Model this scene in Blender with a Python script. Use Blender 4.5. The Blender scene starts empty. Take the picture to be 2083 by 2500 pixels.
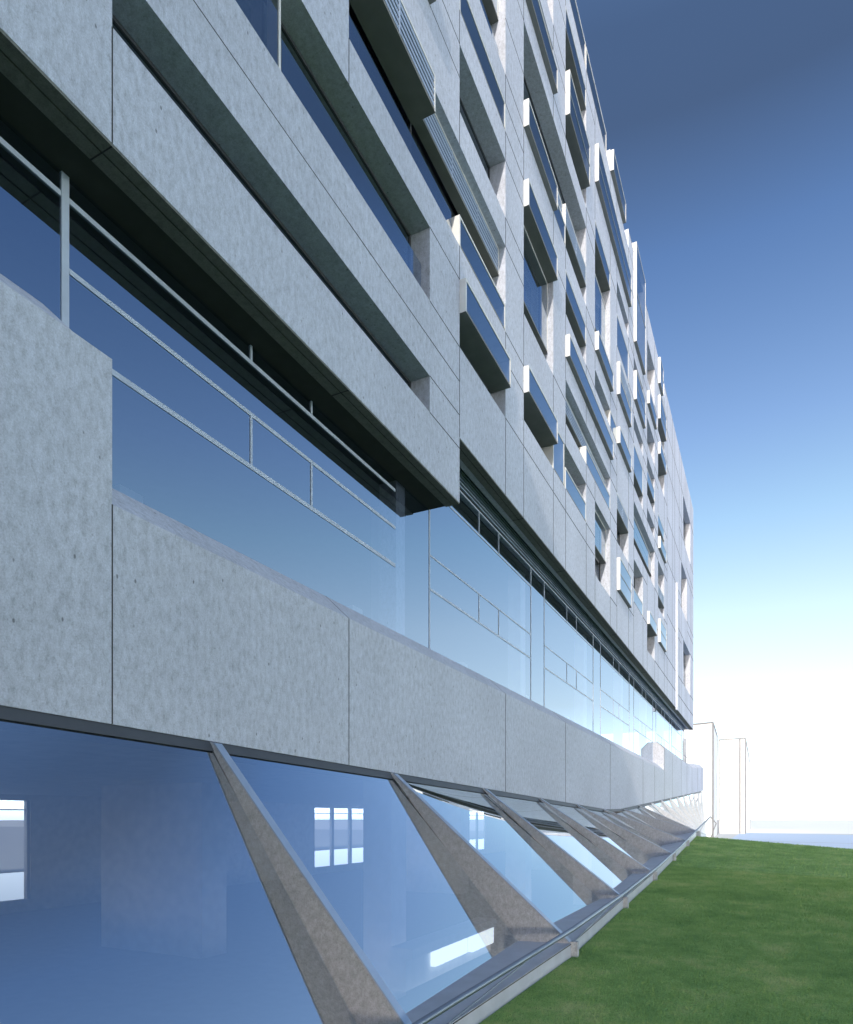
import bpy, math, random
from mathutils import Vector
random.seed(7)
S = bpy.context.scene
C = S.collection
R = math.radians
EH = 2.2            # eye height; all z below are measured from the eye and lifted by EH

# ------------------------------------------------------------------ camera
TH = math.atan(0.4973)
cam_d = bpy.data.cameras.new('camera')
cam = bpy.data.objects.new('camera', cam_d); C.objects.link(cam)
cam.location = (6.08, -4.879, EH)
cam.rotation_euler = (R(90), 0, TH)
cam_d.sensor_fit = 'HORIZONTAL'; cam_d.sensor_width = 36
cam_d.lens = 36 * 1660 / 2083
cam_d.shift_y = (1998.5 - 1250) / 2083
cam_d.clip_start = 0.05; cam_d.clip_end = 4000
S.camera = cam

# ------------------------------------------------------------------ sky, sun, exposure
SUN = Vector((0.145, -1.0, 0.48)).normalized()      # towards the sun
SUN_EL = math.asin(SUN.z)
SUN_AZ = math.atan2(SUN.x, SUN.y)                   # from +Y, clockwise
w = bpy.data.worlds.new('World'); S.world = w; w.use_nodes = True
nt = w.node_tree; nt.nodes.clear()
sky = nt.nodes.new('ShaderNodeTexSky'); sky.sky_type = 'NISHITA'
sky.sun_disc = False; sky.sun_elevation = SUN_EL; sky.sun_rotation = SUN_AZ
sky.altitude = 0; sky.air_density = 1.0; sky.dust_density = 1.2; sky.ozone_density = 2.0
# sky texture weighted by elevation; horizon band and zenith boosted as added fill light
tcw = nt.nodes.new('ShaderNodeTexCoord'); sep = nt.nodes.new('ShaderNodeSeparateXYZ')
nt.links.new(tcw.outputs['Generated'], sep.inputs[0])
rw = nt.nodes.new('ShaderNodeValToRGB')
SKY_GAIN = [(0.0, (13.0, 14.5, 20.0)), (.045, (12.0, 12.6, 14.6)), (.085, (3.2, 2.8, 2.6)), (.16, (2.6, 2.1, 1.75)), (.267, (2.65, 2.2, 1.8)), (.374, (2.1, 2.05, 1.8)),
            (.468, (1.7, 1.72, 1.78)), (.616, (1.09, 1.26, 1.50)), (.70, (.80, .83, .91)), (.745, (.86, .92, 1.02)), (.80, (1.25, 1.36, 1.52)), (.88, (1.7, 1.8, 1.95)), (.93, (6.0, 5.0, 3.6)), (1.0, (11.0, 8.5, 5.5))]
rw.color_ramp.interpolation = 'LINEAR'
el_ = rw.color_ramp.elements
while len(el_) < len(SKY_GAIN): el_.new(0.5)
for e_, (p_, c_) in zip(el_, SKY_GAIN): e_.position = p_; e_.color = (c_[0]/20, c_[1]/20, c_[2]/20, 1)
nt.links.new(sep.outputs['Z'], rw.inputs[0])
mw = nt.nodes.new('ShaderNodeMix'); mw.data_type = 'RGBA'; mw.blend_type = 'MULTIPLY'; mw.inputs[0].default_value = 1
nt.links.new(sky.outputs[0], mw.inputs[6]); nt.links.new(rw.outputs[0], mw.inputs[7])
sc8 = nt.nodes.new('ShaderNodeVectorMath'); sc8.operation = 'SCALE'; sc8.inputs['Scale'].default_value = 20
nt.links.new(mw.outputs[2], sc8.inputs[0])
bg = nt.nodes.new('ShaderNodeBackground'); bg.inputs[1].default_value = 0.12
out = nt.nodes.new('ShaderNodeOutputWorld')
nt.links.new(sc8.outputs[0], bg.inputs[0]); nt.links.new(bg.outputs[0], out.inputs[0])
sd = bpy.data.lights.new('sun', 'SUN'); sd.energy = 4.0; sd.angle = R(0.5); sd.color = (1.0, 0.93, 0.82)
so = bpy.data.objects.new('sun', sd); C.objects.link(so)
so.rotation_euler = (-SUN).to_track_quat('-Z', 'Y').to_euler()
S.view_settings.view_transform = 'Standard'; S.view_settings.look = 'None'
S.view_settings.gamma = 1; S.view_settings.exposure = 0.0
S.cycles.max_bounces = 10; S.cycles.transparent_max_bounces = 24
S.cycles.caustics_reflective = False; S.cycles.caustics_refractive = False

# ------------------------------------------------------------------ materials
def mat(name):
    m = bpy.data.materials.new(name); m.use_nodes = True
    t = m.node_tree; t.nodes.clear()
    o = t.nodes.new('ShaderNodeOutputMaterial')
    return m, t, o
def N(t, kind, **kw):
    n = t.nodes.new(kind)
    for k, v in kw.items(): setattr(n, k, v)
    return n
def ramp(t, fac, stops):
    r = N(t, 'ShaderNodeValToRGB'); e = r.color_ramp.elements
    while len(e) < len(stops): e.new(0.5)
    for el, (p, c) in zip(e, stops):
        el.position = p; el.color = (c[0], c[1], c[2], 1) if not isinstance(c, (int, float)) else (c, c, c, 1)
    t.links.new(fac, r.inputs[0]); return r.outputs[0]
def noise(t, vec, scale, detail=4, rough=0.55, dist=0.0):
    n = N(t, 'ShaderNodeTexNoise'); n.inputs['Scale'].default_value = scale
    n.inputs['Detail'].default_value = detail; n.inputs['Roughness'].default_value = rough
    n.inputs['Distortion'].default_value = dist
    t.links.new(vec, n.inputs['Vector']); return n.outputs['Fac']
def mapping(t, scale=(1, 1, 1), rot=(0, 0, 0)):
    tc = N(t, 'ShaderNodeTexCoord'); mp = N(t, 'ShaderNodeMapping')
    mp.inputs['Scale'].default_value = scale; mp.inputs['Rotation'].default_value = rot
    t.links.new(tc.outputs['Object'], mp.inputs['Vector']); return mp.outputs[0]
def mul(t, a, b, mode='MULTIPLY', f=1.0):
    m = N(t, 'ShaderNodeMix'); m.data_type = 'RGBA'; m.blend_type = mode
    m.inputs[0].default_value = f
    for s, v in ((6, a), (7, b)):
        if isinstance(v, tuple): m.inputs[s].default_value = (*v, 1)
        else: t.links.new(v, m.inputs[s])
    return m.outputs[2]
def principled(t, o, col, rough=0.8, spec=0.3, metal=0.0, bump=None, bstr=0.2, bdist=0.01):
    b = N(t, 'ShaderNodeBsdfPrincipled')
    if isinstance(col, tuple): b.inputs['Base Color'].default_value = (*col, 1)
    else: t.links.new(col, b.inputs['Base Color'])
    b.inputs['Roughness'].default_value = rough; b.inputs['Metallic'].default_value = metal
    b.inputs['Specular IOR Level'].default_value = spec
    if bump is not None:
        bp = N(t, 'ShaderNodeBump'); bp.inputs['Strength'].default_value = bstr
        bp.inputs['Distance'].default_value = bdist
        t.links.new(bump, bp.inputs['Height']); t.links.new(bp.outputs[0], b.inputs['Normal'])
    t.links.new(b.outputs[0], o.inputs[0]); return b

def concrete(name, base, lo=0.66, hi=1.24, streak=(3.0, 3.0, 1.7), pits=True):
    m, t, o = mat(name)
    v = mapping(t); vs = mapping(t, streak)
    big = ramp(t, noise(t, v, 0.35, 3), [(0.3, 0.93), (0.7, 1.06)])
    mid = ramp(t, noise(t, vs, 3.6, 9, 0.78), [(0.28, lo), (0.50, 1.0), (0.72, hi)])
    blot = ramp(t, noise(t, vs, 7.5, 6, 0.75, 0.5), [(0.55, 1.0), (0.64, 0.82), (0.76, 0.66)])
    fine = ramp(t, noise(t, v, 55, 4, 0.8), [(0.28, 0.78), (0.72, 1.2)])
    c = mul(t, mul(t, mul(t, mul(t, base, big), mid), blot), fine)
    if pits:
        vo = N(t, 'ShaderNodeTexVoronoi'); vo.inputs['Scale'].default_value = 4.2
        vo.inputs['Randomness'].default_value = 1.0
        t.links.new(mapping(t, (1, 1.25, 0.7), (0.4, 0, 0)), vo.inputs['Vector'])
        p = ramp(t, vo.outputs['Distance'], [(0.045, 0.42), (0.085, 1.0)])
        c = mul(t, c, p)
    principled(t, o, c, 0.78, 0.25, bump=mid, bstr=0.15, bdist=0.01)
    return m
M = {}
M['concrete'] = concrete('board_concrete', (0.515, 0.54, 0.625))
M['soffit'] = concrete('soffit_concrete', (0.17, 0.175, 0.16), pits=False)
M['fin'] = concrete('fin_concrete', (0.45, 0.475, 0.53), 0.70, 1.34, (4.0, 4.0, 3.2), pits=False)

def flat(name, col, rough=0.7, spec=0.3, metal=0.0, var=0.08):
    m, t, o = mat(name)
    v = mapping(t)
    n = ramp(t, noise(t, v, 3.0, 5), [(0.3, 1 - var), (0.7, 1 + var)])
    principled(t, o, mul(t, col, n), rough, spec, metal); return m
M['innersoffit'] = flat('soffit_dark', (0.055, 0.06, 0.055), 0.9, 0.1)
M['under'] = flat('bay_panel_shaded', (0.20, 0.205, 0.20), 0.8, 0.2)  # bay panel colour darkened, shade painted into the undersides
M['joint'] = flat('joint_dark', (0.05, 0.05, 0.055), 0.9, 0.1)
M['frame'] = flat('frame_aluminium', (0.42, 0.46, 0.52), 0.45, 0.5)
M['darkframe'] = flat('frame_dark', (0.07, 0.075, 0.085), 0.5, 0.4)
M['paleframe'] = flat('frame_pale', (0.47, 0.53, 0.64), 0.5, 0.4)
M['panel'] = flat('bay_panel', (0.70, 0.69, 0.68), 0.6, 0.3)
M['slat'] = flat('louvre_slat', (0.34, 0.41, 0.54), 0.4, 0.5)
M['dark'] = flat('louvre_dark', (0.012, 0.012, 0.014), 0.7, 0.2)
M['steel'] = flat('rail_steel', (0.27, 0.30, 0.36), 0.48, 0.5, 0.9)
M['edge'] = flat('fin_edge_metal', (0.38, 0.47, 0.62), 0.35, 0.5, 0.3)
M['sill'] = flat('sill_sheet', (0.50, 0.53, 0.61), 0.45, 0.4)
M['inner'] = flat('interior_plaster', (0.82, 0.82, 0.83), 0.9, 0.1)
M['innerdark'] = flat('interior_dark', (0.20, 0.21, 0.23), 0.9, 0.1)
M['innerfloor'] = flat('interior_floor', (0.30, 0.31, 0.34), 0.6, 0.3)
M['white'] = flat('white_render', (0.82, 0.82, 0.82), 0.8, 0.2, var=0.02)
m_, t_, o_ = mat('lit_slot'); e_ = N(t_, 'ShaderNodeEmission'); e_.inputs[0].default_value = (.92, 1, 1, 1); e_.inputs[1].default_value = 3.0
t_.links.new(e_.outputs[0], o_.inputs[0]); M['lamp'] = m_
M['outline'] = flat('edge_trim_grey', (0.26, 0.26, 0.27), 0.8, 0.1)
M['pale'] = flat('pale_ground', (0.55, 0.56, 0.57), 0.9, 0.1, var=0.03)
M['paving'] = flat('pale_paving', (0.46, 0.56, 0.72), 0.85, 0.2, var=0.05)

def glass(name, tint, rmin, rmax, gcol=(.86, .93, 1.0)):
    m, t, o = mat(name)
    lw = N(t, 'ShaderNodeLayerWeight'); lw.inputs[0].default_value = 0.5
    mr = N(t, 'ShaderNodeMapRange'); mr.inputs['To Min'].default_value = rmin; mr.inputs['To Max'].default_value = rmax
    pw = N(t, 'ShaderNodeMath', operation='POWER'); pw.inputs[1].default_value = 2.2
    t.links.new(lw.outputs['Facing'], pw.inputs[0]); t.links.new(pw.outputs[0], mr.inputs['Value'])
    tr = N(t, 'ShaderNodeBsdfTransparent'); tr.inputs[0].default_value = (*tint, 1)
    gl = N(t, 'ShaderNodeBsdfGlossy'); gl.inputs['Roughness'].default_value = 0.0
    gl.inputs[0].default_value = (*gcol, 1)
    mx = N(t, 'ShaderNodeMixShader')
    t.links.new(mr.outputs[0], mx.inputs[0]); t.links.new(tr.outputs[0], mx.inputs[1]); t.links.new(gl.outputs[0], mx.inputs[2])
    t.links.new(mx.outputs[0], o.inputs[0]); return m
M['glass'] = glass('window_glass', (0.62, 0.68, 0.76), 0.40, 0.72)
M['midglass'] = glass('curtain_glass', (0.74, 0.80, 0.90), 0.52, 0.76, (.78, .88, 1.0))
M['baseglass'] = glass('sloped_glass', (0.86, 0.91, 0.98), 0.70, 0.90, (.90, .96, 1.0))

def grass_mat():
    m, t, o = mat('grass_turf')
    v = mapping(t)
    a = ramp(t, noise(t, v, 0.9, 9, 0.78), [(0.34, (0.17, 0.31, 0.10)), (0.52, (0.28, 0.45, 0.15)), (0.68, (0.47, 0.54, 0.24))])
    b = ramp(t, noise(t, v, 45, 4, 0.7), [(0.3, 0.55), (0.7, 1.35)])
    principled(t, o, mul(t, a, b), 0.9, 0.1, bump=noise(t, v, 60, 3), bstr=0.6, bdist=0.03); return m
M['turf'] = grass_mat()
def blade_mat():
    m, t, o = mat('grass_blade')
    v = mapping(t)
    a = ramp(t, noise(t, v, 0.9, 9, 0.78), [(0.34, (0.19, 0.34, 0.11)), (0.52, (0.31, 0.48, 0.16)), (0.68, (0.52, 0.58, 0.26))])
    principled(t, o, a, 0.7, 0.2); return m
M['blade'] = blade_mat()

# ------------------------------------------------------------------ mesh helpers
class MB:
    def __init__(s): s.v = []; s.f = []; s.marks = []
    def slot(s, k): s.marks.append((len(s.f), k))
    def quad(s, a, b, c, d):
        i = len(s.v); s.v += [a, b, c, d]; s.f.append((i, i+1, i+2, i+3))
    def poly(s, pts):
        i = len(s.v); s.v += pts; s.f.append(tuple(range(i, i+len(pts))))
    def box(s, x0, x1, y0, y1, z0, z1):
        i = len(s.v)
        s.v += [(x0,y0,z0),(x1,y0,z0),(x1,y1,z0),(x0,y1,z0),(x0,y0,z1),(x1,y0,z1),(x1,y1,z1),(x0,y1,z1)]
        for q in ((0,3,2,1),(4,5,6,7),(0,1,5,4),(1,2,6,5),(2,3,7,6),(3,0,4,7)): s.f.append(tuple(i+k for k in q))
    def loft(s, rings, caps=True):
        n = len(rings[0]); base = len(s.v)
        for r in rings: s.v += r
        for k in range(len(rings)-1):
            for j in range(n):
                a = base+k*n+j; b = base+k*n+(j+1) % n
                s.f.append((a, b, b+n, a+n))
        if caps:
            s.f.append(tuple(base+j for j in range(n))[::-1])
            s.f.append(tuple(base+(len(rings)-1)*n+j for j in range(n)))
    def tube(s, pts, r, seg=12):
        rings = []
        for i, p in enumerate(pts):
            p = Vector(p); a = Vector(pts[max(i-1, 0)]); b = Vector(pts[min(i+1, len(pts)-1)])
            d = (b-a).normalized(); u = d.cross(Vector((0.13, 0.1, 1))).normalized(); w_ = d.cross(u)
            rings.append([tuple(p + u*math.cos(2*math.pi*k/seg)*r + w_*math.sin(2*math.pi*k/seg)*r) for k in range(seg)])
        s.loft(rings)
    def build(s, name, m, parent=None, smooth=False, merge=False):
        me = bpy.data.meshes.new(name)
        me.from_pydata([(x, y, z+EH) for x, y, z in s.v], [], s.f)
        me.update()
        import bmesh
        for st, k in s.marks:
            for p in me.polygons[st:]: p.material_index = k
        bm = bmesh.new(); bm.from_mesh(me)
        if merge: bmesh.ops.remove_doubles(bm, verts=bm.verts, dist=1e-4)
        bmesh.ops.recalc_face_normals(bm, faces=bm.faces)
        bm.to_mesh(me); bm.free()
        if smooth:
            for p in me.polygons: p.use_smooth = True
        for mm in ([m] if isinstance(m, str) else m): me.materials.append(M[mm])
        o = bpy.data.objects.new(name, me); C.objects.link(o)
        if parent: o.parent = parent
        return o
def tag(o, label=None, cat=None, group=None, kind=None):
    if label: o['label'] = label
    if cat: o['category'] = cat
    if group: o['group'] = group
    if kind: o['kind'] = kind
    return o
def empty(name, label, cat, loc=(0, 0, 0), group=None):
    o = bpy.data.objects.new(name, None); C.objects.link(o); o.empty_display_size = 0.5
    return tag(o, label, cat, group)

# ------------------------------------------------------------------ the building
B = empty('office_building', 'long grey concrete office block with projecting window boxes and slanting glazed base', 'building')
ROOF = 29.45; END = 64.5; LEFT = -26.4
RD = 0.43                                   # depth of a window recess
# openings: (y0, y1, z0, z1, [(kind, y0, y1, z0, z1, offset)])
OP = [
 (0, 7.5, 8.24, 8.98, []),
 (-6, 7.5, 10.5, 12, [('g', -6, 3, 10.5, 12, -.19), ('b', 3, 7.5, 10.5, 11.31, -.19)]),
 (4.5, 12, 12.75, 15, [('l', 4.5, 7.5, 14.25, 15, .13), ('l', 7.5, 12, 14.3, 15, -.18), ('g', 9, 12, 12.75, 13.46, 0), ('b', 4.5, 9, 12.75, 13.55, -.19)]),
 (4.5, 7.5, 16.5, 17.25, [('g', 4.5, 7.5, 16.5, 17.25, .15)]),
 (9, 12, 10.5, 12, [('g', 9, 12, 11.25, 12, .15)]),
 (9, 12, 15.75, 17.25, []),
 (9, 12, 18, 18.75, [('g', 9, 12, 18, 18.75, 0)]),
 (9, 12, 19.5, 22.5, [('b', 9, 12, 19.5, 20.25, -.19), ('g', 9, 12, 21, 22.5, -.19)]),
 (13.5, 16.5, 11.25, 12.75, [('g', 13.5, 16.5, 12, 12.75, .15)]),
 (13.5, 16.5, 14.25, 18, [('g', 13.5, 16.5, 15, 17.25, -.18), ('g', 13.5, 16.5, 17.25, 18, .15)]),
 (13.5, 21, 19.5, 22.5, [('g', 13.5, 16.5, 19.5, 20.25, .15), ('l', 16.5, 18, 20.25, 21, -.1), ('g', 16.5, 18, 19.5, 20.25, 0), ('l', 18, 21, 20.25, 21, 0)]),
 (13.5, 16.5, 23.25, 24.75, [('g', 13.5, 16.5, 23.25, 24, .15)]),
 (13.5, 16.5, 25.5, 27, []),
 (16.5, 21, 11.25, 12.75, [('g', 16.5, 17.85, 11.25, 12.75, 0), ('g', 18, 21, 11.25, 12, 0)]),
 (18, 25.5, 13.5, 15, [('l', 18, 25.5, 14.25, 14.85, -.2), ('g', 21, 25.5, 13.5, 14.2, 0)]),
 (18, 25.5, 15.75, 16.5, [('g', 18, 25.5, 15.75, 16.5, .15)]),
 (18, 21, 17.25, 18.75, [('g', 18, 21, 18, 18.75, 0)]),
 (18, 21, 23.25, 27.75, [('g', 18, 21, 24, 25.5, .15), ('g', 18, 21, 27, 27.75, 0)]),
 (16.5, 24.7, 28.5, 29.4, [('g', 16.5, 20.9, 28.5, 29.4, 0), ('g', 21, 24.7, 28.5, 29.4, 0)]),
 (22.5, 25.5, 18.75, 24, [('g', 22.5, 25.5, 18.75, 19.5, .15), ('g', 22.5, 25.5, 20.25, 22.5, -.18), ('g', 22.5, 25.5, 23.25, 24, 0)]),
 (22.5, 30, 25.5, 27, [('g', 22.5, 30, 25.5, 27, .15)]),
 (22.5, 25.5, 9.75, 12.75, [('g', 22.5, 25.5, 11.25, 12.75, -.18)]),
 (22.5, 30, 17.25, 18, [('g', 25.5, 26.95, 17.25, 18, 0), ('g', 27, 30, 17.25, 18, .15)]),
 (27, 30, 19.5, 21, [('g', 27, 30, 19.5, 20.25, .15), ('l', 27, 30, 20.25, 21, .15)]),
 (27, 30, 21.75, 23.25, [('g', 27, 30, 21.75, 23.25, 0)]),
 (27, 30, 24, 24.75, []),
 (27, 30, 12.75, 15, [('l', 27, 30, 14.25, 15, 0)]),
 (27, 30, 10.5, 12, [('g', 27, 30, 10.5, 12, .15)]),
 (25.5, 28.5, 28.5, 29.4, [('g', 25.5, 28.5, 28.5, 29.4, .15)]),
 (31.5, 34.5, 24.75, 29.4, [('g', 31.5, 34.5, 24.75, 29.9, .15)]),
 (31.5, 34.5, 21.75, 24, [('g', 31.5, 34.5, 21.75, 23.25, .15)]),
 (31.5, 34.5, 20.25, 21, []),
 (31.5, 34.5, 17.25, 19.5, [('g', 31.5, 34.5, 18, 19.5, 0)]),
 (31.5, 39, 14.25, 16.5, [('g', 31.5, 39, 15, 16.2, -.18)]),
 (31.5, 34.5, 11.25, 13.5, [('g', 31.5, 34.5, 11.25, 12, 0)]),
 (36, 39, 25.5, 27.75, []),
 (36, 39, 24, 24.75, [('g', 36, 39, 24, 24.75, .15)]),
 (36, 39, 21.75, 23.25, []),
 (36, 39, 18.75, 21, [('g', 36, 39, 19.5, 20.25, 0)]),
 (36, 39, 17.25, 18, []),
 (36, 39, 9.75, 12, [('g', 36, 39, 11.25, 12, .15)]),
 (40.5, 42, 27.75, 29.4, [('g', 40.5, 42, 27.75, 29.4, .15)]),
 (40.5, 43.5, 24.75, 27, [('g', 40.5, 43.5, 25.5, 27, .15)]),
 (40.5, 43.5, 21.75, 24, [('g', 40.5, 43.5, 23.25, 24, .15)]),
 (40.5, 43.5, 17.25, 19.5, [('g', 40.5, 43.5, 18.75, 19.5, 0), ('g', 40.5, 43.5, 17.25, 18, .15)]),
 (40.5, 43.5, 13.5, 16.5, [('l', 40.5, 43.5, 14.25, 15, 0)]),
 (40.5, 43.5, 11.25, 12.75, [('g', 40.5, 43.5, 11.25, 12.75, .15)]),
 (55.5, 61.5, 23.25, 27, []),
 (54, 58.5, 17.25, 21, []),
 (55.5, 61.5, 11.25, 15, []),
]
NOTCH = [(24.7, 25.5, 28.5, ROOF), (28.5, 30, 28.5, ROOF), (42, 43.5, 28.5, ROOF)]
L1, L2, STEP = 7.03, 8.49, 9.0
WT = 0.5                                    # wall thickness
def solid(y, z):
    if y < LEFT or y > END or z > ROOF or z < (L1 if y < STEP else L2): return False
    for o in OP:
        if o[0] < y < o[1] and o[2] < z < o[3]: return False
    for a, b, c, d in NOTCH:
        if a < y < b and c < z < d: return False
    return True
ys = sorted({LEFT, END, STEP} | {v for o in OP for v in o[:2]} | {v for o in NOTCH for v in o[:2]})
zs = sorted({L1, L2, ROOF} | {v for o in OP for v in o[2:4]} | {28.5})
mb = MB()
for i in range(len(ys)-1):
    for j in range(len(zs)-1):
        y0, y1, z0, z1 = ys[i], ys[i+1], zs[j], zs[j+1]
        if not solid((y0+y1)/2, (z0+z1)/2): continue
        mb.quad((0,y0,z0),(0,y1,z0),(0,y1,z1),(0,y0,z1))
        mb.quad((-WT,y0,z0),(-WT,y0,z1),(-WT,y1,z1),(-WT,y1,z0))
        def nb(di, dj):
            ii, jj = i+di, j+dj
            if ii < 0 or jj < 0 or ii >= len(ys)-1 or jj >= len(zs)-1: return False
            return solid((ys[ii]+ys[ii+1])/2, (zs[jj]+zs[jj+1])/2)
        if not nb(-1, 0): mb.quad((0,y0,z0),(0,y0,z1),(-WT,y0,z1),(-WT,y0,z0))
        if not nb(1, 0): mb.quad((0,y1,z0),(-WT,y1,z0),(-WT,y1,z1),(0,y1,z1))
        if not nb(0, -1): mb.quad((0,y0,z0),(-WT,y0,z0),(-WT,y1,z0),(0,y1,z0))
        if not nb(0, 1): mb.quad((0,y0,z1),(0,y1,z1),(-WT,y1,z1),(-WT,y0,z1))
fw = mb

# thin dark joints between the facade panels
jm = fw; jm.slot(1)
def free_runs(fixed, lo, hi, vertical):
    cuts = sorted({lo, hi} | {v for o in OP+NOTCH for v in (o[2:4] if vertical else o[:2]) if lo < v < hi} | ({L1, L2} if vertical else {STEP}))
    for a, b in zip(cuts, cuts[1:]):
        m_ = (a+b)/2
        if a < lo or b > hi: continue
        e = 0.02
        if vertical: ok = solid(fixed-e, m_) and solid(fixed+e, m_) or (solid(fixed-e, m_) != solid(fixed+e, m_) and False)
        else: ok = solid(m_, fixed-e) and solid(m_, fixed+e)
        if ok: yield a, b
def jw(y): return 0.007 + 0.00045*max(y, 0)
for n in range(-5, 15):
    for d in (0, 3.0):
        y = 4.5*n+d
        if y >= END: continue
        if d and n < 2: continue
        h = jw(y)
        if n < 0: continue
        for a, b in free_runs(y, L1, 12 if n == 0 else ROOF, True):
            if n == 1 and d == 0 and a < 11.9: continue
            jm.box(-.004, .003, y-h, y+h, a, b)
hl = [(9.73, -26, 9), (16.5, 7.5, 9), (10.5, 13.5, 22.4), (20.98, 12, 13.5), (14.25, 45, 54), (18, 45, 54), (21, 45, 54), (24.5, 45, 55), (27, 45, 64), (11.25, 45, 55), (21.75, 58, 64), (16.5, 59, 64), (9.75, 39, 64)]
for o in OP:
    y = o[1]; nx = 4.5*math.ceil((y+0.1)/4.5)
    if 4 < y < 44:
        hl += [(o[3], y, nx), (o[2], y, nx)]
    if y > 54: hl += [(o[3], o[0]-4.5, END), (o[2], o[0]-3, END)]
for z, a0, b0 in hl:
    for a, b in free_runs(z, a0, min(b0, END), False):
        h = jw(a)
        jm.box(-.005, .0025, a, b, z-h, z+h)
jm.build('facade_wall', ['concrete', 'joint'], B, merge=True)

# windows, projecting bays and louvre panels
def tube_box(mb, q, y0, y1, z0, z1, th=0.05, back=-(RD-0.02), top=True):
    e = 0.004
    mb.box(back, q, y0+e, y0+e+th, z0+e, z1-e)
    mb.box(back, q, y1-e-th, y1-e, z0+e, z1-e)
    if top: mb.box(back, q-.001, y0+e+th, y1-e-th, z1-e-th, z1-e)
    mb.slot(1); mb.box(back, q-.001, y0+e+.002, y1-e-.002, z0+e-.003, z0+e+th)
for (y0, y1, z0, z1, ins) in OP:
    f = MB(); t_ = 0.05; x0, x1 = -RD-.05, -RD
    f.box(x0, x1, y0, y0+t_, z0, z1); f.box(x0, x1, y1-t_, y1, z0, z1)
    f.box(x0, x1-.002, y0+t_, y1-t_, z0, z0+t_); f.box(x0, x1-.002, y0+t_, y1-t_, z1-t_, z1)
    k = int((y1-y0)/1.5+.01)
    for j in range(1, k):
        yy = y0+(y1-y0)*j/k
        if k >= 5 and j == k//2 and z0 > 9: f.box(x0, x1-.004, yy-.025, yy+.025, z0+t_, z1-t_)
    wo = f.build('window', 'darkframe', B)
    g = MB(); xg = -RD-.025
    g.quad((xg,y0+.02,z0+.02),(xg,y1-.02,z0+.02),(xg,y1-.02,z1-.02),(xg,y0+.02,z1-.02))
    g.build('window_glass', 'glass', wo)
    for (kd, a, b, c, d, q) in ins:
        s_ = MB()
        if kd == 'b':                                   # plain glass upstand in the recess
            g = MB(); g.box(q-.012, q, a+.01, b-.02, c+.01, d)
            g.build('glass_balustrade', 'glass', B)
            continue
        tube_box(s_, q, a, b, c, d)
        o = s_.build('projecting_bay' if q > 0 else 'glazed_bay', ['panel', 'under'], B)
        if kd == 'g':
            g = MB(); xg = q-.012; e = .03
            g.quad((xg,a+e,c+e),(xg,b-e,c+e),(xg,b-e,d-e),(xg,a+e,d-e))
            g.build('window_glass', 'glass', o)
            if q > 0 and (d-c) > 1.4:
                g = MB(); g.box(q-.03, q+.004, a+.05, b-.05, (c+d)/2-.015, (c+d)/2+.015); g.build('transom', 'frame', o)
        else:
            l = MB(); n = max(4, int(round((d-c)/.15)))
            for j in range(n):
                zz = c+.06+(d-c-.12)*(j+.5)/n
                l.loft([[(q-.006, yy, zz-.034), (q-.002, yy, zz+.034), (q-.014, yy, zz+.034), (q-.018, yy, zz-.034)] for yy in (a+.055, b-.055)])
            for yy in (a+1.5*j for j in range(1, int((b-a)/1.5+.01))):
                l.box(q-.07, q+.001, yy-.02, yy+.02, c+.05, d-.05)
            l.build('louvre_slats', 'slat', o)
            k_ = MB(); k_.box(q-.075, q-.06, a+.05, b-.05, c+.05, d-.05); k_.build('louvre_backing', 'dark', o)

# pilaster at the far end, roof, soffits, floors, core
mb = MB(); mb.box(0.001, .16, 50.0, 50.35, 8.3, 18.0); mb.build('pilaster', 'concrete', B)
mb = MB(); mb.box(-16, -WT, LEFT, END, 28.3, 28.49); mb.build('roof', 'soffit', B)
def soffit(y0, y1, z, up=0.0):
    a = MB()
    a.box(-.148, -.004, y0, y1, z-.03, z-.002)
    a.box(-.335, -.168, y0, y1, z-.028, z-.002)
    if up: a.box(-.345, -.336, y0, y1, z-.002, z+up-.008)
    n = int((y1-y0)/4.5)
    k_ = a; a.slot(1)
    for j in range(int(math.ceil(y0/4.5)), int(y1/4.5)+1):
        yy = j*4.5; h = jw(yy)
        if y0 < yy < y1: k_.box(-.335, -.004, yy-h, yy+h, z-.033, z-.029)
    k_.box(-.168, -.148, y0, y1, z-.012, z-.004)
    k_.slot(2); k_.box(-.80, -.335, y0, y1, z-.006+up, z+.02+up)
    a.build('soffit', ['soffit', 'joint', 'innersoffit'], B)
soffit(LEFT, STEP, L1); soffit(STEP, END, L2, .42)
def one(name, m, *bx):
    k_ = MB(); k_.box(*bx); return k_.build(name, m, B)
for z in (3.2, L2+.45, 13.0, 16.75, 20.4, 24.2): one('floor_slab', 'innerdark', -15.5, -.85, LEFT, END-.3, z, z+.3)
one('floor_slab', 'innerdark', -15.5, -.85, LEFT, STEP-.05, L1+.05, L1+.3)
one('back_wall', 'inner', -16, -15.5, LEFT, END-.35, 3.2, 28.3); one('end_wall', 'concrete', -15.5, -.51, END-.3, END-.002, L2+.02, 28.3)
for j in range(8): one('interior_column', 'inner', -1.75, -1.3, 8.1+9*j, 8.6+9*j, 3.5, 8.4 if 8.1+9*j > 9 else 6.9)
for j in range(7): one('interior_column', 'inner', -6.6, -6.0, 5+9*j, 5.6+9*j, 3.5, 7)
# the wing that returns behind the viewpoint and shades the near part of the facade and the lawn
mb = MB(); mb.box(-16, 28, LEFT-14, LEFT-.002, -2.3, ROOF)
mb.build('side_wing', 'concrete', B)

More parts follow.
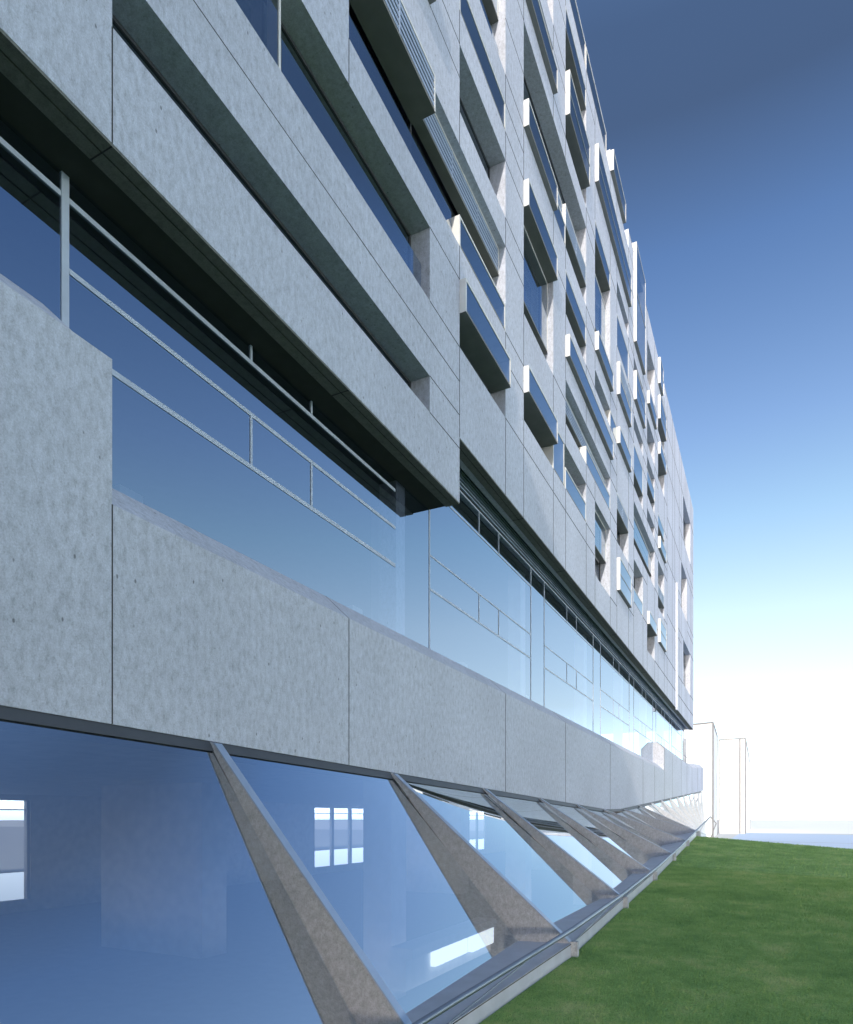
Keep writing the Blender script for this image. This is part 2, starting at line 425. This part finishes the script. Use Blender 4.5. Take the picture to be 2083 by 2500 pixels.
# ------------------------------------------------------------------ curtain wall between soffit and parapet
GX = -.75
mb = MB()
for (a, b, top) in ((LEFT, 7.42, L1), (7.58, 63.5, None)):
    pass
g = MB()
for a, b, top in [(LEFT, 0, L1), (0, 7.5, L1), (7.5, 9, L1)] + [(9+9*j, min(18+9*j, 63.5), L2) for j in range(7) if 9+9*j < 63]:
    g.quad((GX,a,3.6),(GX,b,3.6),(GX,b,top),(GX,a,top))
cw = MB()
def vm(y, z0, z1, w_): cw.box(GX-.03, GX+.012, y-w_, y+w_, z0, z1)
def hm(z, a, b, w_=.03): cw.box(GX-.03, GX+.009, a, b, z-w_, z+w_)
vm(0, 3.6, L1-.01, .045)
hm(6.77, 0.05, 7.4); hm(6.0, 0.05, 7.4); hm(5.22, -0.0+.05, 7.4, .035)
hm(6.77, LEFT, -.05)
for y in (3, 4.5): vm(y, 5.25, 5.97, .022); vm(y, 6.8, L1-.01, .022)
vm(9, 3.6, L2+.38, .022)
y = 9
while y < 63:
    e = min(y+7.5, 63.5)
    for z in (5.23, 6.0, 7.56, 8.2): hm(z, y+.03, e-.02, .02 if z != 5.23 else .026)
    if e < 63.5: vm(e, 3.6, L2+.38, .022); vm(e+1.5, 3.6, L2+.38, .022); hm(8.2, e+.03, e+1.47, .022)
    for d in (3, 4.5):
        if y+d < 63: vm(y+d, 5.26, 5.97, .02); vm(y+d, 7.58, L2+.38, .015)
    y += 9
cwo = cw.build('curtain_wall', 'paleframe', B)
g.build('curtain_glass', 'midglass', cwo)
mb = MB()
for j in range(6):
    z = 8.27+j*.10
    mb.loft([[(GX+.02, yy, z-.012), (GX+.06, yy, z-.012), (GX+.06, yy, z+.018), (GX+.02, yy, z+.018)] for yy in (STEP+.02, 63.4)])
mb.slot(1); mb.box(GX+.004, GX+.015, STEP+.02, 63.4, 8.22, 8.9)
mb.build('louvre_slats', ['slat', 'dark'], cwo)
mb = MB(); mb.box(GX-.42, GX-.02, 7.48, 7.86, 3.65, L1-.008); mb.build('column', 'concrete', B)

# ------------------------------------------------------------------ concrete parapet band
def zb(y):                                   # its lower edge
    return .982-.0236*y if y <= 26.2 else .364+.0543*(y-26.2)
def prof(y, zt, c=.43, zlow=None):
    z0 = zb(y) if zlow is None else zlow
    return [(0, y, z0), (0, y, zt), (-.46, y, zt+c), (-1.07, y, zt+c), (-1.5, y, zt), (-1.5, y, z0)]
mb = MB()
mb.loft([prof(LEFT, 4.78), prof(-.45, 4.78), prof(0, 4.78, .002)])
mb.loft([prof(0.003, 3.27), prof(26.2, 3.27), prof(43.5, 3.27)])
mb.loft([prof(43.503, 4.78), prof(63.2, 4.76), prof(76.4, 5.6)])
jm = mb; jm.slot(1)
for y in (0, 4.5, 12, 18, 25.5, 34.5, 39, 43.5, 48, 54, 58.5, 63.2, 69, 74):
    h = jw(y)
    zt = 3.27 if 0 <= y < 43.4 else 4.78 if y < 63.3 else 4.76+(y-63.2)*.0636
    jm.box(-.003, .003, y-h, y+h, zb(y)+.002, zt)
    if y > 0:                              # the joint runs on over the chamfer
        jm.loft([[(0.002, yy, zt), (-.46, yy, zt+.433), (-.46, yy, zt+.42), (0.0, yy, zt-.01)] for yy in (y-h, y+h)])
jm.build('parapet_band', ['concrete', 'joint'], B)
# thin guard rail on the far end of the parapet
mb = MB(); mb.tube([(-.9, 62.5, 6.1), (-.9, 75, 6.1)], .02, 8)
for y in (62.5, 66.7, 70.8, 75): mb.tube([(-.9, y, 5.1), (-.9, y, 6.1)], .015, 6)
mb.build('guard_rail', 'outline', B)

# ------------------------------------------------------------------ slanting base: fins, glass, sill and kerb
def lerp_tab(tab, y):
    if y <= tab[0][0]: return tab[0][1]
    for (a, va), (b, vb) in zip(tab, tab[1:]):
        if y <= b: return va+(vb-va)*(y-a)/(b-a)
    return tab[-1][1]
KT = [(-16.6, -3.6), (1.4, -2.35), (5.9, -2.0), (10.4, -1.75), (14.9, -1.51), (19.4, -1.20), (23.9, -.88), (28.4, -.58), (76, -1.75)]
KX = [(-16.6, 1.2), (1.4, 2.87), (5.9, 3.30), (28.4, 3.30), (76, .35)]
def kt(y): return lerp_tab(KT, y)
def kx(y): return lerp_tab(KX, y)
GXB = [(-16.6, .9), (1.4, 2.22), (5.9, 2.42), (10.4, 2.80), (14.9, 2.73), (19.4, 2.62), (23.9, 2.40), (28.4, 2.19), (32.9, 2.07), (76, .15)]
GZB = [(-16.6, -3.7), (1.4, -2.39), (5.9, -2.03), (10.4, -1.79), (14.9, -1.56), (19.4, -1.33), (23.9, -1.08), (28.4, -.85), (32.9, -.80), (76, -1.80)]
def gx_bot(y): return lerp_tab(GXB, y)
def gz_bot(y): return lerp_tab(GZB, y)
FY = [1.4+4.5*k for k in range(-4, 17)]
for y in FY:
    z = zb(y); xo = kx(y)-.01; zt = kt(y); xg = gx_bot(y); sk = .26*min(1, xo/3.3)
    zg = gz_bot(y)
    top = z-.004
    # inner (dark) leaf lies at y, the outer leaf folds back to y+sk at its outer edge
    th = .12
    P0 = [(-.035, y, top), (.05, y, top-.03), (xo-.02, y, zt+.01), (xo-.02, y, zt-.35), (xg-.035, y, zg-.30), (xg-.035, y, zg)]
    m1 = MB()
    for P in (P0,):
        m1.loft([P, [(px, py+th, pz) for px, py, pz in P]])
    k_ = MB()                                # metal strip along the outer edge
    k_.loft([[(.052, y-.006, top-.03), (xo-.018, y-.006, zt+.012), (xo-.018, y+th+.006, zt+.012), (.052, y+th+.006, top-.03)],
             [(.066, y-.006, top-.02), (xo-.004, y-.006, zt+.022), (xo-.004, y+th+.006, zt+.022), (.066, y+th+.006, top-.02)]])
    es = k_
    fo = m1.build('concrete_fin', 'fin', B)
    es.build('edge_strip', 'edge', fo)
for a, b in zip(FY, FY[1:]):
    a2, b2 = a+.12, b
    g = MB()
    def gp(y, tp): 
        if tp: return (-.03+.13/1.9, y, zb(y)-.13)
        return (gx_bot(y), y, gz_bot(y))
    NS = 14
    pr = [[tuple(gp(a2+(b2-a2)*i/NS, 1)[k]*(1-j/NS)+gp(a2+(b2-a2)*i/NS, 0)[k]*j/NS for k in range(3)) for j in range(NS+1)] for i in range(NS+1)]
    for row in pr: g.v += row
    for i in range(NS):
        for j in range(NS):
            q0 = i*(NS+1)+j; g.f.append((q0, q0+1, q0+NS+2, q0+NS+1))
    g.build('sloped_glass', 'baseglass', B, smooth=True)
    h = MB()
    h.loft([[(-.10, y, zb(y)-.002), (-.012, y, zb(y)-.002), (.06, y, zb(y)-.13), (-.10, y, zb(y)-.13)] for y in (a2, b2)])
    h.build('head_beam', 'darkframe', B)
sp = MB(); kb = MB(); kj = MB()
ysamp = [-20, -12, -6]+[FY[i]+d for i in range(4, 15) for d in (0, 2.25)]+[69, 76]
ysamp = sorted(ysamp)
def ring(y):
    xo = kx(y); xg = gx_bot(y); zi = gz_bot(y)
    return [(xg-.02, y, zi), (xo, y, kt(y)), (xo, y, kt(y)-.012), (xg-.02, y, zi-.02)]
sp.loft([ring(y) for y in ysamp]); sp.build('sill_sheet', 'sill', B)
kb.loft([[(kx(y)-.25, y, kt(y)-.10), (kx(y)-.004, y, kt(y)-.014), (kx(y)-.004, y, kt(y)-.75), (kx(y)-.25, y, kt(y)-.75)] for y in ysamp])
kj = kb; kb.slot(1)
kj.loft([[(kx(y)-.001, y, kt(y)-.010), (kx(y)+.003, y, kt(y)-.010), (kx(y)+.003, y, kt(y)-.024), (kx(y)-.001, y, kt(y)-.024)] for y in ysamp])
kb.build('kerb', ['sill', 'joint'], B)
# rooms seen through the slanting glass
mb = MB(); mb.box(-22, 2.0, LEFT, 76, -4.3, -3.9); mb.build('interior_floor', 'innerfloor', B)
mb = MB(); mb.box(-22, -1.52, LEFT, 76, 1.0, 3.1); mb.build('interior_ceiling', 'inner', B)
for j in range(-1, 7): one('interior_column', 'inner', -1.7, -1.0, 7.69+9*j, 8.35+9*j, -3.9, 1.0 if j < 1 else .3)
for j in range(0, 7): one('interior_pier', 'inner', -12, -7.9, 9.24+18*j, 10.2+18*j, -3.9, 1.0) if j < 4 else None
mb = MB()
yy = LEFT
WN = [(-12, -4), (2, 13.4), (33.6, 40.7), (49, 66)]
mb.box(-22, -21.7, LEFT, 76, -3.9, -3.4)
mb.box(-22, -21.7, LEFT, 76, .75, 1.0)
p = LEFT
for a, b in WN+[(76, 76)]:
    mb.box(-22, -21.7, p, a, -3.4, .75); p = b
mb.box(-21.7, 1.4, LEFT-.3, LEFT, -3.9, .9)
mb.box(-21.7, 0, 76, 76.3, -3.9, 1.0)
mb.build('interior_wall', 'inner', B)
for a, b in WN:
    f = MB(); n = max(2, int(round((b-a)/2.6)))
    for j in range(n+1): yy = a+(b-a)*j/n; f.box(-21.95, -21.75, yy-.13, yy+.13, -3.4, .75)
    f.box(-21.93, -21.80, a+.13, b-.13, .34, .39)
    f.build('garden_window', 'frame', B)
one('light_slot', 'lamp', .9, 1.0, 5.7, 7.1, -2.56, -2.27); one('light_slot', 'lamp', .9, 1.0, 7.35, 8.5, -2.60, -2.27); one('interior_ledge', 'inner', .6, .89, 4.8, 8.6, -2.8, -2.27); one('interior_beam', 'inner', .6, 1.02, 4.8, 8.6, -2.265, -2.1)

# ------------------------------------------------------------------ handrail along the kerb
RZ = [(-8, -2.85), (2.1, -2.06), (5.9, -1.78), (9.9, -1.66), (15.3, -1.41), (21, -1.06), (28, -.55), (37, .10)]
def rx(y): return min(3.32, kx(min(y, 20))+.02)
H = empty('handrail', 'low steel handrail on short posts along the sloping kerb beside the lawn', 'handrail')
pts = []
y = -6.0
while y <= 37.0: pts.append((rx(y), y, lerp_tab(RZ, y))); y += 1.0
mb = MB(); mb.tube(pts, .040, 18); mb.build('rail', 'steel', H, smooth=True)
for y in FY:
    if -5 < y < 34:
        z0 = kt(y); yy = y+.08
        m1 = MB(); z0 = kt(yy); x0 = kx(yy); m1.box(x0-.015, x0+.10, yy-.05, yy+.05, z0-.36, z0+.02); po = m1.build('post', 'fin', H)
        m1 = MB(); m1.tube([(x0+.04, yy, z0+.02), (rx(yy+2.9), yy+2.9, lerp_tab(RZ, yy+2.9)-.028)], .009, 8); m1.build('brace', 'steel', H)
m1 = MB(); m1.tube([(3.32, 37, .10), (3.62, 37, -.28), (3.3, 37, -1.2)], .035, 8); m1.build('end_bracket', 'outline', H)

# ------------------------------------------------------------------ ground, lawn, paving
def ground_z(x, y):
    k0 = kt(y)-.23
    base = -2.2 if y >= 6 else -2.2+(k0+2.23)
    xe = kx(min(y, 28.4))
    f = max(0.0, min(1.0, (x-xe)/22.0))
    # bank: follows the kerb, rises to a crest near y=28 and drops away beyond it
    zz = k0 if y <= 28.4 else max(k0-(y-28.4)*.10, base)
    return base+(zz-base)*(1-f)**1.3
mb = MB()
us = [-.4, 0, .4, .9, 1.7, 2.7, 3.7, 5.2, 6.7, 8.7, 10.7, 13.7, 16.7, 22, 29, 37]
gys = [-26, -18, -12, -8, -5, -3, -1, 0.5, 2, 4, 5.9, 8, 10.4, 12.5, 14.9, 17, 19.4, 21.5, 23.9, 26, 28.4, 30, 32, 35, 39, 44, 50, 56, 62]
idx = {}
for i, u in enumerate(us):
    for j, y0 in enumerate(gys):
        x = kx(min(y0, 28.4))+u
        smax = max(14, min(63, 61.7-2.16*(x-4.3)))
        y = min(y0, smax+.002*j)
        idx[i, j] = len(mb.v); mb.v.append((x, y, ground_z(x, y)+(-.5 if u < 0 else .004)))
for i in range(len(us)-1):
    for j in range(len(gys)-1):
        if abs(mb.v[idx[i, j]][1]-mb.v[idx[i, j+1]][1]) < .01 and abs(mb.v[idx[i+1, j]][1]-mb.v[idx[i+1, j+1]][1]) < .01: continue
        mb.f.append((idx[i, j], idx[i+1, j], idx[i+1, j+1], idx[i, j+1]))
tag(mb.build('lawn', 'turf', smooth=True), kind='structure')
mb = MB(); mb.quad((-900, -900, -2.26), (900, -900, -2.26), (900, 1500, -2.26), (-900, 1500, -2.26))
# leave a pit for the sunken rooms under the slanting glass
mb = MB()
for a, b, c, d in ((-900, -22, -900, 112), (39, 900, -900, 112), (2.6, 39, 6, 112), (2.6, 39, -900, -26), (-22, 2.6, -900, LEFT), (-22, 2.6, 76.2, 112)):
    mb.quad((a, c, -2.26), (b, c, -2.26), (b, d, -2.26), (a, d, -2.26))
tag(mb.build('ground', 'pale'), kind='structure')
mb = MB(); mb.quad((-900, 112, -2.26), (900, 112, -2.26), (900, 1500, -2.26), (-900, 1500, -2.26)); tag(mb.build('far_ground', 'white'), kind='structure')
mb = MB(); mb.poly([(2.75, 10, -2.235), (164, 10, -2.235), (16.8, 104, -2.235), (4, 112, -2.235), (2.75, 112.8, -2.235)])
tag(mb.build('paving', 'paving'), kind='structure')
for (x0, y0, x1, y1, w_) in ((2.8, 71.2, 40, 53, .35), (3.9, 71.2, 25, 22, .35)):
    mb = MB(); mb.quad((x0, y0, -2.228), (x1, y1, -2.228), (x1, y1+w_, -2.228), (x0, y0+w_, -2.228))
    tag(mb.build('paving_line', 'outline'), kind='structure')

# short grass blades on the near bank
import numpy as np
rng = np.random.default_rng(3)
vs = []; fs = []
def blades(n, x0, x1, y0, y1, h, wd):
    X = rng.uniform(x0, x1, n); Y = rng.uniform(y0, y1, n)
    A = rng.uniform(0, 2*math.pi, n); Hh = h*rng.uniform(.5, 1.2, n); L = rng.uniform(.2, .8, n)
    for x, y, a, hh, l in zip(X, Y, A, Hh, L):
        if x < kx(min(y, 28.4))+.03: continue
        z = ground_z(x, y); i = len(vs); ca, sa = math.cos(a), math.sin(a)
        vs.extend([(x-sa*wd, y+ca*wd, z+EH-.005), (x+sa*wd, y-ca*wd, z+EH-.005), (x+ca*hh*l, y+sa*hh*l, z+hh+EH)])
        fs.append((i, i+1, i+2))
blades(130000, 2.8, 8.6, 1.0, 9, .04, .004)
blades(100000, 3.3, 12.5, 9, 18, .05, .007)
blades(50000, 3.3, 16, 18, 40, .06, .012)
me = bpy.data.meshes.new('grass_blades'); me.from_pydata(vs, [], fs); me.update(); me.materials.append(M['blade'])
gb = bpy.data.objects.new('grass', me); C.objects.link(gb)
tag(gb, 'short mown green grass on the bank beside the kerb', 'grass', kind='stuff')

# ------------------------------------------------------------------ white blocks beyond
def block(name, label, pts, z0, z1, seam=None):
    """pts: four ground corners; white faces with thin grey edge lines"""
    e = empty(name, label, 'building', group='white blocks behind the office building')
    m1 = MB(); m1.loft([[(x, y, z0) for x, y in pts], [(x, y, z1) for x, y in pts]]); m1.build('wall', 'white', e)
    m2 = MB(); n = len(pts); r = .10
    for i in range(n):
        a, b = pts[i], pts[(i+1) % n]
        m2.tube([(a[0], a[1], z0), (a[0], a[1], z1)], r, 6)
        m2.tube([(a[0], a[1], z1), (b[0], b[1], z1)], r, 6)
    if seam: m2.tube([(seam[0], seam[1], z0), (seam[0], seam[1], z1)], r, 6)
    m2.build('edge_trim', 'outline', e)
    return e
def at(px, depth):                           # ground position for an image column and a depth
    r_ = (px-1041.5)/1660*depth
    Yc = depth*math.cos(TH)+r_*math.sin(TH); D = depth*math.sin(TH)-r_*math.cos(TH)
    return (6.08-D, Yc-4.879)
d1 = 80.0; d2 = 100.0
a = at(1600, d1+5); b = at(1741, d1); c = at(1751, d1+13); d = at(1640, d1+15)
block('tower_block', 'tall plain white block directly behind the far end of the office building', [a, b, c, d], -2.26, (1998.5-1764)*d1/1660)
a = at(1756, d2+2); b = at(1820, d2); c = at(1832, d2+45); d = at(1795, d2+50)
block('tower_block', 'lower plain white block to the right of the taller white one', [a, b, c, d], -2.26, (1998.5-1802.5)*d2/1660, at(1807, d2+.3))
